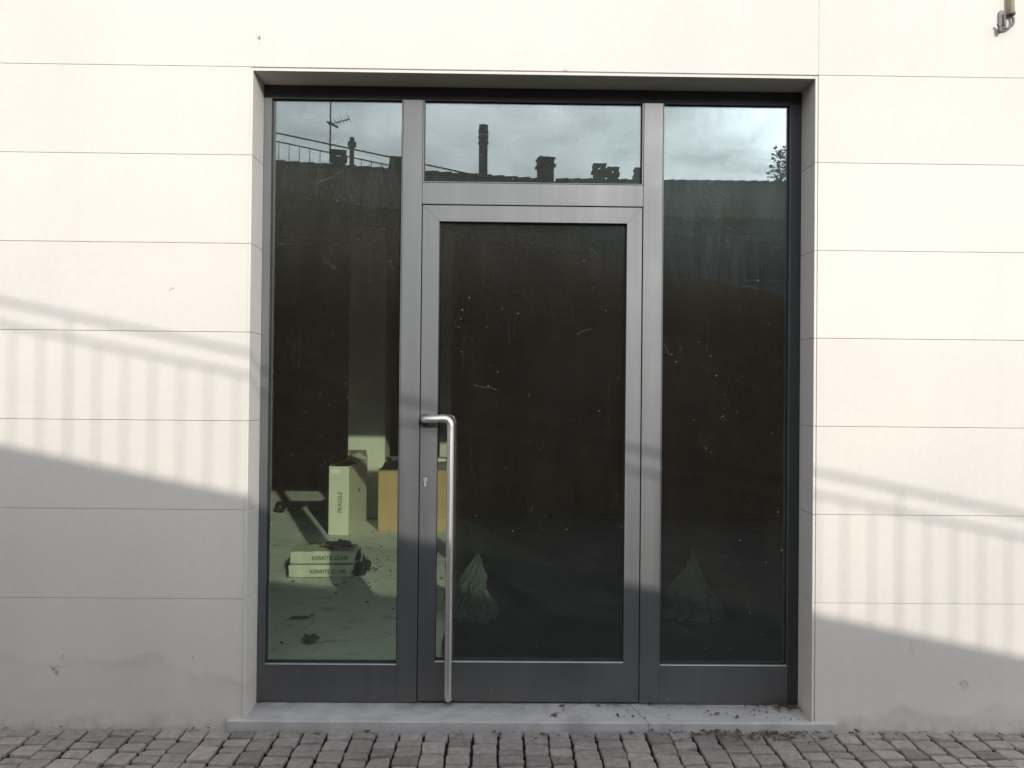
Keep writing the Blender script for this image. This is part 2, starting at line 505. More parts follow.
# reveal linings (thin slabs whose edge shows as the pale trim line)
bm = BM()
for a, b in rows(.03, ZT + .012):
    box(bm, XL - .0105, XL, -.003, .20, a + (G if a > .1 else 0), b - (G if b < 2.65 else 0))
link('reveal_lining', bm, M['stone'], shop, bevel=.0008)
bm = BM()
for a, b in rows(.03, ZT + .012):
    box(bm, XR, XR + .0105, -.003, .20, a + (G if a > .1 else 0), b - (G if b < 2.65 else 0))
link('reveal_lining', bm, M['stone'], shop, bevel=.0008)
bm = BM(); box(bm, XL + .0005, XR - .0005, -.003, .20, ZT, ZT + .0115); link('soffit_lining', bm, M['stone'], shop, bevel=.0008)

# door step of grey stone in two lengths with a slanting joint
def step_piece(xa0, xa1, xb0, xb1):
    bm = BM()
    prof = [(-.016, -.03), (-.016, .030), (-.013, .0335), (FY + .05, .047), (FY + .05, -.03)]
    L_, Rr = [], []
    for y, z in prof:
        s = (y + .016) / (FY + .066)
        L_.append(bm.verts.new((xa0 + (xb0 - xa0) * s, y, z))); Rr.append(bm.verts.new((xa1 + (xb1 - xa1) * s, y, z)))
    n = len(prof)
    for k in range(n): bm.faces.new((L_[k], L_[(k + 1) % n], Rr[(k + 1) % n], Rr[k]))
    bm.faces.new(L_); bm.faces.new(Rr[::-1])
    link('door_step', bm, M['sill'], shop, bevel=.002, seg=2)
step_piece(-1.108, .612, -1.108, .545); step_piece(.6145, 1.384, .5475, 1.384)

# ---- metal entrance screen
D1 = FY + .06
def bar(bm, x0, x1, z0, z1, y0=FY, y1=D1): box(bm, x0, x1, y0, y1, z0, z1)
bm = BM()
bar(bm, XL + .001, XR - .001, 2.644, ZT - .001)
link('head_profile', bm, M['frame_shade'], shop, bevel=.0018, seg=2)  # same metal as the frame, shade painted in
bm = BM()
bar(bm, -.439, -.3545, ZF, 2.6435); bar(bm, .6025, .686, ZF, 2.6435)  # mullions
bar(bm, -.354, .602, 2.190, 2.284)                                    # transom
bm2 = bm
link('entrance_frame', bm, M['frame'], shop, bevel=.0018, seg=2)

def pane_part(parent, x0, x1, z0, z1, y=GY):
    bm = BM(); box(bm, x0 - .006, x1 + .006, y, y + .006, z0 - .006, z1 + .006)
    link('glass_pane', bm, M['glass'], parent)
def gasket(parent, x0, x1, z0, z1):
    bm = BM(); frame_ring(bm, x0 - .001, x1 + .001, z0 - .001, z1 + .001, .004, .004, .004, .004, GY - .005, GY - .0005)
    link('gasket', bm, M['gasket'], parent)
def bead(parent, x0, x1, z0, y=FY):
    bm = BM()
    vs = []
    for x in (x0, x1):
        vs.append([bm.verts.new(p) for p in ((x, y - .0015, z0 - .003), (x, y + .001, z0 + .0005), (x, GY - .006, z0 + .0005), (x, GY - .006, z0 - .003))])
    for k in range(4): bm.faces.new((vs[0][k], vs[0][(k + 1) % 4], vs[1][(k + 1) % 4], vs[1][k]))
    bm.faces.new(vs[0]); bm.faces.new(vs[1][::-1])
    link('glazing_bead', bm, M['bead'], parent)

def window(name, x0, x1, z0, z1, g, label):
    """fixed light: surround g = (left, right, bottom, top) member widths"""
    bm = BM(); frame_ring(bm, x0, x1, z0, z1, *g, FY + .0005, D1 - .002)
    w = link(name, bm, M['frame'], shop, bevel=.0015, seg=2)
    w['label'] = label
    a = (x0 + g[0], x1 - g[1], z0 + g[2], z1 - g[3])
    pane_part(w, *a); gasket(w, *a); bead(w, a[0], a[1], a[2])
    return w
window('fixed_window', XL + .001, -.4395, ZF, 2.6435, (.034, .004, .164, .004), 'left fixed window showing cartons in the room')
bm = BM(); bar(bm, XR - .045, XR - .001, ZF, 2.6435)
link('jamb_profile', bm, M['frame_shade'], shop, bevel=.0018, seg=2)  # right jamb in the reveal's shadow, darkened by colour
window('fixed_window', .6865, XR - .0455, ZF, 2.6435, (.004, .004, .168, .004), 'right fixed window with a dark room behind')
window('transom_window', -.3535, .6015, 2.2845, 2.6435, (.006, .006, .004, .004), 'transom window reflecting cloudy sky')

# ---- door leaf
bm = BM(); DX0, DX1, DZ0, DZ1 = -.3505, .5985, ZF + .006, 2.186
frame_ring(bm, DX0, DX1, DZ0, DZ1, .0725, .066, .172, .07, FY - .001, D1 - .004)
door = link('door', bm, M['frame'], shop, bevel=.0018, seg=2)
a = (DX0 + .0725, DX1 - .066, DZ0 + .172, DZ1 - .07)
pane_part(door, *a); gasket(door, *a); bead(door, a[0], a[1], a[2], FY - .001)
# mitre joints of the door leaf as hairline cuts filled dark
for (p, q) in (((DX0 + .002, DZ1 - .002), (DX0 + .0705, DZ1 - .068)), ((DX1 - .002, DZ1 - .002), (DX1 - .064, DZ1 - .068))):
    bm = BM(); u = Vector((p[0], FY - .0013, p[1])); v = Vector((q[0], FY - .0013, q[1])); n = Vector((v.z - u.z, 0, u.x - v.x)).normalized() * .0005
    b = Vector((0, .003, 0))
    vs = [bm.verts.new(c) for c in (u - n, u + n, v + n, v - n)]; ws = [bm.verts.new(c.co + b) for c in vs]
    bm.faces.new(vs); bm.faces.new(ws[::-1])
    for k in range(4): bm.faces.new((vs[k], vs[(k + 1) % 4], ws[(k + 1) % 4], ws[k]))
    link('mitre_joint', bm, M['gasket'], door)
# rebate strip seen dark in the gap round the leaf
bm = BM()
frame_ring(bm, -.3542, .6022, ZF + .0005, 2.1898, .012, .012, .012, .012, FY + .03, FY + .05)
link('rebate_seal', bm, M['gasket'], door)
# long cranked pull handle
hx, hy = -.216, FY - .062
path = round_path([(-.331, FY + .002, 1.262), (-.331, hy, 1.262), (hx, hy, 1.270), (hx, hy, .085), (hx, FY + .001, .068)], .036, 8)
bm = BM(); tube(bm, path, .0152, 20); link('pull_handle', bm, M['steel'], door)
bm = BM()
tube(bm, [(-.331, FY - .009, 1.262), (-.331, FY - .0015, 1.262)], .024, 20); link('handle_rose', bm, M['iron'], door)
bm = BM(); tube(bm, [(hx, FY - .008, .068), (hx, FY - .0015, .068)], .019, 16); link('handle_rose', bm, M['iron'], door)
# profile cylinder lock
bm = BM()
tube(bm, [(-.327, FY - .006, 1.003), (-.327, FY + .002, 1.003)], .0088, 18); box(bm, -.3315, -.3225, FY - .0055, FY + .002, .972, .998)
lock = link('lock_cylinder', bm, M['lockm'], door, bevel=.001)
bm = BM(); box(bm, -.3278, -.3262, FY - .0066, FY - .0059, .998, 1.008); link('keyhole', bm, M['gasket'], door)

# ================================================================== interior
IX0, IX1, IY1, IZ = -4.4, 4.2, 7.05, 3.0
bm = BM(); box(bm, IX0, IX1, .301, IY1, -.02, FLOOR); box(bm, -1.058, 1.308, .2115, .2995, .118, FLOOR)
structure('floor', bm, M['floor'])
bm = BM(); box(bm, IX0 - .2, IX1 + .2, .301, IY1 + .2, IZ, IZ + .1); structure('ceiling', bm, M['ceil'])
bm = BM(); box(bm, IX0 - .2, IX1 + .2, IY1, IY1 + .2, -.02, IZ); structure('wall_back', bm, M['wallin'])
bm = BM(); box(bm, IX0 - .2, IX0, .301, IY1, -.02, IZ); structure('wall_left', bm, M['wallin'])
bm = BM(); box(bm, IX1, IX1 + .2, .301, IY1, -.02, IZ); structure('wall_right', bm, M['wallin'])
bm = BM(); box(bm, -1.515, -1.15, 4.60, 4.96, FLOOR + .001, IZ - .001)
tag(link('pillar', bm, M['pillar'], bevel=.012, seg=3), 'pale plaster pillar standing behind the tall carton', 'pillar')
# boards added to darken the view through the door, with pale edge post
part = tag(empty('added_partition', (-.6, 4.8, FLOOR)), 'dark brown boarding added to darken the view through the door glass', 'added_partition')
bm = BM(); box(bm, .09, IX1 + .6 - .01, 0, .05, .001, IZ - FLOOR - .001); link('boarding', bm, M['panel'], part)
bm = BM(); box(bm, -.025, .088, -.02, .07, .001, IZ - FLOOR - .001); link('edge_post', bm, M['pillar'], part, bevel=.004)

# dark sheet added to blacken the floor seen through door and right window
bm = BM()
nx, ny = 60, 50
grid = {}
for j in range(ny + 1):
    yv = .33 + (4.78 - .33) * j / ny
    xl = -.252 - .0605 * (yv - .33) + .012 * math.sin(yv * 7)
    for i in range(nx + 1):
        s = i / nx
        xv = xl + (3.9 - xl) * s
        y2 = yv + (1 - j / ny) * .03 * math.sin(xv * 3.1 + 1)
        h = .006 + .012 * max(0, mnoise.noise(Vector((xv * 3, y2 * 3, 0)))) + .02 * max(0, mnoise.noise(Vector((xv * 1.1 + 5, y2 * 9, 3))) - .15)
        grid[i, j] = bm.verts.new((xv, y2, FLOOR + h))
for j in range(ny):
    for i in range(nx): bm.faces.new((grid[i, j], grid[i + 1, j], grid[i + 1, j + 1], grid[i, j + 1]))
sh = tag(link('darkening_floor_sheet', bm, M['sheet'], smooth=True), 'dark sheet added over the floor to darken the view through the door', 'sheet')
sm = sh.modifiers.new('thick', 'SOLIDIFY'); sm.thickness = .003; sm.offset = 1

# conical crumpled bags near the glass
def crumpled_bag(loc, h, r, seed, label, lean, peaks):
    bm = BM(); n, m = 64, 30; rings = []
    for j in range(m + 1):
        q = j / m; z = h * q
        rad = r * ((1 - q) ** .95 * (1 + .16 * math.sin(5 * q + seed)) + .03) * (1 - .2 * max(0, .06 - q) / .06)
        ring = []
        for k in range(n):
            a = 2 * math.pi * k / n
            p = Vector((math.cos(a) * 1.9, math.sin(a) * 1.9, q * 3 + seed))
            f = 1 + .42 * mnoise.noise(p) + .22 * abs(mnoise.noise(p * 2.3)) - .16 * abs(mnoise.noise(p * 4.6)) + .05 * mnoise.noise(p * 9)
            lift = peaks * .05 * max(0, mnoise.noise(Vector((a * 1.1, seed, 2)))) * q
            ring.append(bm.verts.new((rad * f * math.cos(a) + lean * q * q + .03 * mnoise.noise(Vector((q * 3, seed, 0))), rad * f * math.sin(a) * .8, max(.001, z + lift + .03 * mnoise.noise(p * 1.7) * q))))
        rings.append(ring)
    for a_, b_ in zip(rings, rings[1:]):
        for k in range(n): bm.faces.new((a_[k], a_[(k + 1) % n], b_[(k + 1) % n], b_[k]))
    bm.faces.new(rings[0][::-1]); bm.faces.new(rings[-1])
    o = link('plastic_bag', bm, M['bag']); o.location = loc
    tag(o, label, 'bag', 'crumpled bags behind the glass')
crumpled_bag((-.15, 1.10, FLOOR + .022), .33, .155, 3.3, 'pale crumpled plastic bag behind the door glass beside the handle', .03, 1.)
crumpled_bag((1.05, 1.10, FLOOR + .022), .335, .165, 18.1, 'pale crumpled plastic bag behind the right fixed window', .0, 2.)

# tall narrow carton
ang = math.atan2(.09, .17) * .35
t = tag(empty('tall_carton', (-1.415, 3.70, FLOOR), 0), 'tall narrow pale carton with FRAGILE print standing before the pillar', 'carton')
M1 = Matrix.Rotation(R(-2), 4, 'Z')
def mb(f): 
    bm = BM(); f(bm); return bm
h = .598
bm = BM()
w2 = .0875; dp = .80
for (x0, x1, y0, y1) in ((-w2, w2, 0, .004), (-w2, w2, dp - .004, dp), (-w2, -w2 + .004, .0042, dp - .0042), (w2 - .004, w2, .0042, dp - .0042)):
    box(bm, x0, x1, y0, y1, .002, h)
box(bm, -w2 + .0042, w2 - .0042, .0042, dp - .0042, .002, .006); box(bm, -w2 + .0042, w2 - .0042, .0042, dp - .0042, h - .03, h - .026)
for v in bm.verts: v.co = M1 @ v.co
link('carton_body', bm, M['carton'], t, bevel=.001)
def flap(x0, x1, y0, y1, hinge, axis, angle, mat, parent, tm=Matrix.Identity(4)):
    bm = BM(); box(bm, x0, x1, y0, y1, 0, .004)
    rot = Matrix.Translation(hinge) @ Matrix.Rotation(R(angle), 4, axis) @ Matrix.Translation(-Vector(hinge))
    for v in bm.verts:
        v.co.z += hinge[2]; v.co = tm @ (rot @ v.co)
    link('flap', bm, mat, parent)
flap(-w2, -w2 + .1, .06, dp - .02, (-w2, 0, h), 'Y', -14, M['cartonin'], t, M1)
flap(w2 - .1, w2, .30, dp, (w2, 0, h), 'Y', 38, M['carton'], t, M1)
flap(-w2, w2, dp - .12, dp, (0, dp, h), 'X', -48, M['cartonin'], t, M1)
bm = BM(); box(bm, -.068, .012, -.0015, -.0003, h - .062, h - .026)
for v in bm.verts: v.co = M1 @ v.co
link('paper_label', bm, M['label'], t)
front = M1 @ Matrix.Translation((.012, -.0008, .285)) @ Matrix.Rotation(R(90), 4, 'X') @ Matrix.Rotation(R(90), 4, 'Z')
text_mesh('printed_word', 'FRAGILE', .052, M['ink'], t, front, squeeze=.95)
side = M1 @ Matrix.Translation((w2 + .0008, .42, .34)) @ Matrix.Rotation(R(90), 4, 'Z') @ Matrix.Rotation(R(90), 4, 'X') @ Matrix.Rotation(R(-25), 4, 'Z')
bm = BM(); ring = [bm.verts.new(side @ Vector((.04 * math.cos(q), .014 * math.sin(q), 0))) for q in [2 * math.pi * k / 14 for k in range(14)]]
bm.faces.new(ring); hh_ = link('hand_hole', bm, M['ink'], t); hh_.modifiers.new('thick', 'SOLIDIFY').thickness = .001
# ochre cardboard box
t = tag(empty('cardboard_box', (-1.105, 3.92, FLOOR), 0), 'ochre cardboard box with open top flaps beside the pillar', 'cardboard box')
bw, bd, bh = .625, .50, .545
bm = BM()
for (x0, x1, y0, y1) in ((0, bw, 0, .005), (0, bw, bd - .005, bd), (0, .005, .0052, bd - .0052), (bw - .005, bw, .0052, bd - .0052)):
    box(bm, x0, x1, y0, y1, .002, bh)
box(bm, .0052, bw - .0052, .0052, bd - .0052, .002, .007)
link('box_body', bm, M['ochre'], t, bevel=.0015)
def flap2(x0, x1, y0, y1, hinge, axis, angle):
    flap(x0, x1, y0, y1, hinge, axis, angle, M['cartonin'], t)
flap2(.02, bw - .02, 0, .24, (0, 0, bh + .001), 'X', 12)
flap2(.02, bw - .02, bd - .24, bd, (0, bd, bh + .001), 'X', -24)
flap2(.0, .13, .02, bd - .02, (0, 0, bh + .006), 'Y', -26)
bm = BM()
for k in range(3):
    mt = Matrix.Translation((.17 + .16 * k, .27 + .02 * k, bh + .075)) @ Matrix.Rotation(R(20 * k - 10), 4, 'Z') @ Matrix.Rotation(R(7 * k - 6), 4, 'X')
    box(bm, -.085, .085, -.05, .05, -.014, .014, 0, mt)
pw = link('paper_wad', bm, M['label'], bevel=.004); pw.location = (-1.105, 3.92, FLOOR)
tag(pw, 'white folded papers lying on the ochre cardboard box', 'paper')

def crumple(name, loc, rx, ry, hz, mat, seed):
    """one torn, crumpled sheet: a ragged disc folded by noise"""
    rnd = random.Random(seed); bm = BM(); n, m = 34, 9; off = Vector((seed * 3.7, seed * 1.3, 0))
    rag = [1 + .4 * mnoise.noise(Vector((math.cos(2 * math.pi * k / n) * 2.4, math.sin(2 * math.pi * k / n) * 2.4, seed))) + rnd.uniform(-.16, .16) for k in range(n)]
    ctr = bm.verts.new((0, 0, hz * .6)); prev = None
    for j in range(1, m + 1):
        q = j / m; ring = []
        for k in range(n):
            a = 2 * math.pi * k / n; f = q * (1 + (rag[k] - 1) * q)
            p = Vector((f * math.cos(a), f * math.sin(a), 0)); w = p * 2.6 + off
            z = hz * (.5 + .9 * mnoise.noise(w) + .5 * mnoise.noise(w * 2.6)) * (1 - .35 * q)
            ring.append(bm.verts.new((rx * (p.x + .3 * mnoise.noise(w * 1.7)), ry * (p.y + .3 * mnoise.noise(w * 1.7 + Vector((5, 5, 5)))), max(.001, z))))
        for k in range(n):
            if prev: bm.faces.new((prev[k], prev[(k + 1) % n], ring[(k + 1) % n], ring[k]))
            else: bm.faces.new((ctr, ring[k], ring[(k + 1) % n]))
        prev = ring
    o = link(name, bm, mat); o.location = loc
    o.modifiers.new('thick', 'SOLIDIFY').thickness = .001
    return o
# two wrapped packs, one on the other
def pack(z, dx, rz, label):
    t = tag(empty('wrapped_pack', (-1.20 + dx, 2.10, z), rz), label, 'pack', 'wrapped packs stacked on the floor')
    bm = BM(); L, Dp, H = .215, .26, .086
    nx = 16; ring = []
    for i in range(nx + 1):
        xx = -L + 2 * L * i / nx
        e = .975 if i in (0, nx) else 1.
        r = []
        for (yy, zz) in ((0, .006), (-.003, .02), (-.004, H * .5), (-.003, H - .008), (.003, H), (Dp * .5, H + .003), (Dp - .003, H), (Dp, H - .014), (Dp, .006), (Dp * .5, 0.002)):
            n = mnoise.noise(Vector((xx * 14, yy * 9 + z * 20, zz * 20)))
            r.append(bm.verts.new((xx + .004 * n, Dp * .5 + (yy - Dp * .5) * e + .003 * n, H * .5 + (zz - H * .5) * e + .0025 * n)))
        ring.append(r)
    for a_, b_ in zip(ring, ring[1:]):
        for k in range(10): bm.faces.new((a_[k], a_[(k + 1) % 10], b_[(k + 1) % 10], b_[k]))
    bm.faces.new(ring[0][::-1]); bm.faces.new(ring[-1])
    link('pack_body', bm, M['pack'], t)
    mt = Matrix.Translation((.048, -.0085, H * .5)) @ Matrix.Rotation(R(90), 4, 'X')
    text_mesh('printed_word', 'KERRITE CLAIR', .036, M['ink'], t, mt, squeeze=1.0)
    for sx in (-1, 1):
        wrap = crumple('torn_wrap', (sx * (L + .006), Dp * .45, .002), (.022 if sx > 0 else .012), .12, H * .95, M['torn'], int(z * 100) + sx)
        wrap.parent = t
pack(FLOOR + .001, -.005, R(3), 'lower of two pale wrapped packs stacked on the dusty floor')
pack(FLOOR + .092, .008, R(4.5), 'upper of two pale wrapped packs, topped with brown litter')
# crumpled brown litter on the packs
tag(crumple('paper_litter', (-1.12, 2.24, FLOOR + .184), .10, .09, .05, M['litter'], 4), 'crumpled brown litter lying on the upper wrapped pack', 'litter')
tag(crumple('paper_litter', (-.935, 2.22, FLOOR + .004), .035, .10, .15, M['torn'], 5), 'dark torn packing film heaped at the right end of the packs', 'litter')
tag(crumple('rag', (-.95, .74, FLOOR + .003), 0.035, .07, .025, M['rag'], 8), 'small dark crumpled rag on the floor near the left window', 'rag')
tag(crumple('rag', (-1.10, 1.14, FLOOR + .003), 0.06, .025, .010, M['rag'], 9), 'flat dark scrap on the shaded floor before the wrapped packs', 'rag')
rnd = random.Random(31); bm = BM()
for k in range(150):
    if k < 70: cx, cy = rnd.gauss(-.98, .22), rnd.gauss(2.3, .3)
    else: cx, cy = rnd.uniform(-1.9, -.45), rnd.uniform(.4, 4.6)
    w = rnd.uniform(.003, .012)
    rot = Matrix.Rotation(rnd.uniform(0, 6.3), 4, 'Z') @ Matrix.Rotation(rnd.uniform(-.5, .5), 4, 'X')
    box(bm, -w, w, -w * .6, w * .6, -w * .25, w * .25, 0, Matrix.Translation((cx, cy, FLOOR + w * .5)) @ rot)
tag(link('floor_debris', bm, M['litter']), 'small crumbs and chips scattered over the dusty floor inside', 'debris', kind='stuff')
# black tape roll
bm = BM()
n = 28; cr = [(.056, 0), (.056, .05), (.026, .05), (.026, 0)]
rg = [[bm.verts.new((r * math.cos(2 * math.pi * k / n), r * math.sin(2 * math.pi * k / n), z)) for r, z in cr] for k in range(n)]
for k in range(n):
    for j in range(4): bm.faces.new((rg[k][j], rg[k][(j + 1) % 4], rg[(k + 1) % n][(j + 1) % 4], rg[(k + 1) % n][j]))
tp = link('tape_roll', bm, M['tape'], bevel=.002); tp.location = (-2.27, 4.95, FLOOR + .043); tp.rotation_euler = (R(38), R(24), 0)
tag(tp, 'small black tape roll lying on the sunlit floor inside', 'tape roll')
bm = BM()
pts = [(-2.22, 5.2, FLOOR + .02)]
tube(bm, [(-.04, 0, .012), (0, .02, .012), (.05, .01, .012)], .011, 8)
sc = link('tape_scrap', bm, M['tape']); sc.location = (-2.17, 5.28, FLOOR + .001)
tag(sc, 'tiny black scrap beside the tape roll on the floor', 'scrap')

# ================================================================== wall bracket top right
br = tag(empty('wall_bracket', (2.082, 0, 2.962)), 'grey metal hook bracket holding a beige pipe on the wall', 'bracket')
bm = BM()   # rounded wall plate
prof = [(.0145 * math.cos(R(a)), .018 + .0145 * math.sin(R(a))) for a in range(0, 181, 20)] + [(-.0145, -.026), (-.010, -.032), (.010, -.032), (.0145, -.026)]
va = [bm.verts.new((x - .015, -.0005, z)) for x, z in prof]; vb = [bm.verts.new((x - .015, -.006, z)) for x, z in prof]
bm.faces.new(va); bm.faces.new(vb[::-1])
for k in range(len(prof)): bm.faces.new((va[k], va[(k + 1) % len(prof)], vb[(k + 1) % len(prof)], vb[k]))
link('wall_plate', bm, M['dull'], br, bevel=.002, seg=2)
bm = BM(); tube(bm, round_path([(.012, -.008, .010), (.027, -.013, .004), (.028, -.015, -.030), (.000, -.017, -.051), (-.036, -.017, -.043), (-.038, -.017, -.030)], .013, 6), .0055, 10)
link('hook_bar', bm, M['dull'], br)
bm = BM(); tube(bm, [(-.008, -.008, .015), (-.006, -.011, -.025), (-.010, -.015, -.048)], .006, 10); link('stay', bm, M['dull'], br)
bm = BM(); tube(bm, [(-.030, -.015, -.046), (-.029, -.015, -.068)], [.009, .007], 10); link('drip_end', bm, M['dull'], br)
bm = BM(); tube(bm, [(.017, -.016, .018), (.017, -.016, .42)], .0135, 16); link('pipe', bm, M['beige'], br)
bm = BM(); tube(bm, [(.017, -.016, .008), (.017, -.016, .019)], .016, 16); link('pipe_collar', bm, M['dull'], br)

# ================================================================== street litter
rnd = random.Random(21); bm = BM()
def leaf(c, w, rot):
    pts = [(-1, 0), (-.4, .45), (.3, .5), (1, .05), (.35, -.42), (-.45, -.4)]
    vs = [bm.verts.new(c + rot @ Vector((u * w, v * w * .75, (.25 * w * (abs(u) - .4)) + rnd.gauss(0, w * .1)))) for u, v in pts]
    bm.faces.new(vs[:4]); bm.faces.new((vs[0], vs[3], vs[4], vs[5]))
for k in range(430):
    mode = rnd.random()
    if mode < .5:
        x = rnd.gauss(1.05, .2); y = -.02 - abs(rnd.gauss(0, .05)); z = .003
    elif mode < .62:
        x = 1.28 - abs(rnd.gauss(0, .09)); y = .14 - abs(rnd.gauss(0, .03)); z = .047
    elif mode < .74:
        x = rnd.uniform(.2, 1.28); y = rnd.uniform(.0, .14); z = .036 + .08 * y
    else:
        x = rnd.uniform(-2.2, 2.4); y = -.012 - abs(rnd.gauss(0, .03)) if abs(x - .12) > 1.28 else -.03 - abs(rnd.gauss(0, .03)); z = .002
    x = min(max(x, -2.4), 2.5)
    w = rnd.uniform(.003, .010) if rnd.random() < .75 else rnd.uniform(.010, .018)
    rot = Matrix.Rotation(rnd.uniform(0, 6.3), 3, 'Z') @ Matrix.Rotation(rnd.uniform(-.35, .35), 3, 'X')
    leaf(Vector((x, y, z + w * .3)), w, rot)
lf = tag(link('leaf_litter', bm, M['dry']), 'dry leaf crumbs gathered along the step and paving edge', 'leaf litter', kind='stuff')

# ================================================================== across the street: sloping ramp wall and railing
RY = -5.25
SL = .1993
def rail_z(x): return 3.757 - SL * (x + .160)
bm = BM()
top = lambda x: rail_z(x) - .630
xa, xb = -9.5, 9.0
vs = []
for x in (xa, xb):
    vs.append([bm.verts.new(p) for p in ((x, RY + .10, -.05), (x, RY + .10, top(x)), (x, RY - .12, top(x)), (x, RY - .12, -.05))])
for k in range(4): bm.faces.new((vs[0][k], vs[0][(k + 1) % 4], vs[1][(k + 1) % 4], vs[1][k]))
bm.faces.new(vs[0]); bm.faces.new(vs[1][::-1])
rw = tag(empty('ramp_wall', (0, RY, 0)), 'brown rendered ramp wall with a sloping top, across the street', 'wall')
o = link('wall_face', bm, M['rampw'], rw); o.matrix_parent_inverse = rw.matrix_basis.inverted()
rl = tag(empty('railing', (0, RY, 0)), 'thin dark iron railing of upright bars along the sloping ramp wall', 'railing')
def sloped(name, off, r, a=-5.0, b=6.55):
    bm = BM(); tube(bm, [(a, 0, rail_z(a) - off), (b, 0, rail_z(b) - off)], r, 12); link(name, bm, M['iron'], rl)
sloped('top_rail', 0, .0092); sloped('lower_rail', .094, .0078)
bm = BM(); tube(bm, [(0, 0, 0), (0, 0, .543)], .0042, 8); bar_me = link('railing_bar', bm, M['iron'], rl)
bm = BM(); tube(bm, [(0, 0, 0), (0, 0, .633)], .0052, 10); post_me = link('railing_post', bm, M['iron'], rl)
firstb = firstp = True
for k in range(-44, 57):
    x = .123 + .1143 * k
    src, first = (post_me, firstp) if k in (-18, 0, 30, 48) else (bar_me, firstb)
    if first: o = src
    else: o = src.copy(); COL.objects.link(o); o.parent = rl
    if k in (-18, 0, 30, 48): firstp = False
    else: firstb = False
    o.location = (x, 0, top(x) - .005)

# ================================================================== houses beyond
def house(name, loc, rz, L, Dp, eave, ridge, wallm, label, windows, over=.45):
    """gabled house, ridge along local x, street face at local y = Dp/2 (towards +y)"""
    h = tag(empty(name, loc, rz), label, 'house')
    bm = BM(); x0, x1 = -L / 2, L / 2; y0, y1 = -Dp / 2, Dp / 2
    vs = []
    for x in (x0, x1):
        vs.append([bm.verts.new(p) for p in ((x, y0, 0), (x, y0, eave), (x, 0, ridge - .12), (x, y1, eave), (x, y1, 0))])
    for k in range(5): bm.faces.new((vs[0][k], vs[0][(k + 1) % 5], vs[1][(k + 1) % 5], vs[1][k]))
    bm.faces.new(vs[0]); bm.faces.new(vs[1][::-1])
    link('house_wall', bm, wallm, h)
    # pantile roof: corrugated sheets with thickness
    sl = (ridge - eave) / (Dp / 2); bm = BM()
    nx = int(L / .09)
    for s in (-1, 1):
        rows_ = []
        for (yy, zz) in ((Dp / 2 + over, eave - sl * over), (Dp / 4, (eave + ridge) / 2), (0, ridge)):
            rows_.append([bm.verts.new((x0 - .2 + (L + .4) * i / nx, s * yy, zz + .05 + (.035 if i % 2 else -.02) + .012 * math.sin(i * 1.7))) for i in range(nx + 1)])
        for a_, b_ in zip(rows_, rows_[1:]):
            for i in range(nx): bm.faces.new((a_[i], a_[i + 1], b_[i + 1], b_[i]))
    for i in range(int(L / .35)):
        xx = x0 + .17 + i * .35
        tube(bm, [(xx - .2, 0, ridge + .05), (xx + .18, 0, ridge + .075)], [.085, .1], 8)
    rf = link('roof', bm, M['tiles'], h); s = rf.modifiers.new('thick', 'SOLIDIFY'); s.thickness = .04
    for (wx, wz, ww, wh) in windows:
        bm = BM(); frame_ring(bm, wx - ww / 2, wx + ww / 2, wz - wh / 2, wz + wh / 2, .08, .08, .08, .08, y1 - .01, y1 + .05)
        w = link('window', bm, M['shutter'], h)
        bm = BM(); box(bm, wx - ww / 2 + .08, wx - .02, y1 + .004, y1 + .02, wz - wh / 2 + .08, wz + wh / 2 - .08)
        box(bm, wx + .02, wx + ww / 2 - .08, y1 + .004, y1 + .02, wz - wh / 2 + .08, wz + wh / 2 - .08)
        link('pane', bm, M['pane'], w)
    return h, rf
def chimney(parent, x, y, z, w, h, name='chimney', cap=True, d=None):
    d = d or w
    bm = BM()
    box(bm, x - w / 2, x + w / 2, y - d / 2, y + d / 2, z - 1.2, z + h)
    if cap:
        box(bm, x - w / 2 - .05, x + w / 2 + .05, y - d / 2 - .05, y + d / 2 + .05, z + h + .001, z + h + .06)
        for sx in (-1, 1):
            box(bm, x + sx * w * .36 - .06, x + sx * w * .36 + .06, y - d / 2, y + d / 2, z + h + .061, z + h + .19)
        box(bm, x - w / 2 - .03, x + w / 2 + .03, y - d / 2 - .03, y + d / 2 + .03, z + h + .191, z + h + .24)
    return link(name, bm, M['chim'], parent)

# measured from the reflection, at about 17 m from the shop front
hA, rA = house('row_house', (-4.6, -16.57, 0), R(-11.7), 11.6, 6.4, 5.4, 6.95, M['houseb'],
               'tan rendered house with a tiled roof and tall chimney, behind the ramp wall', [(-3.2, 3.9, 1.0, 1.4), (0., 3.9, 1.0, 1.4), (3.2, 3.9, 1.0, 1.4)])
hB, rB = house('row_house', (8.55, -20.0, 0), R(0), 14., 7.0, 5.9, 7.57, M['housew'],
               'grey rendered house with a low tiled roof, right neighbour of the tan house', [(-5.7, 4.75, 1.35, 1.1), (-1.9, 4.75, 1.2, 1.1), (2.2, 4.75, 1.2, 1.1), (5.2, 4.75, 1.2, 1.1)])
def loc(h, X, Y, Z):
    return h.matrix_basis.inverted() @ Vector((X, Y, Z))
bpy.context.view_layer.update()
def on(h, rf, X, zt, w, d=None, cap=True, zb=6.7, Y=-17.0):
    p = loc(h, X, Y, zb)
    hh = zt - zb - (.24 if cap else 0)
    o = chimney(rf, p.x, p.y, zb, w, max(hh, .05), cap=cap, d=d)
    return o
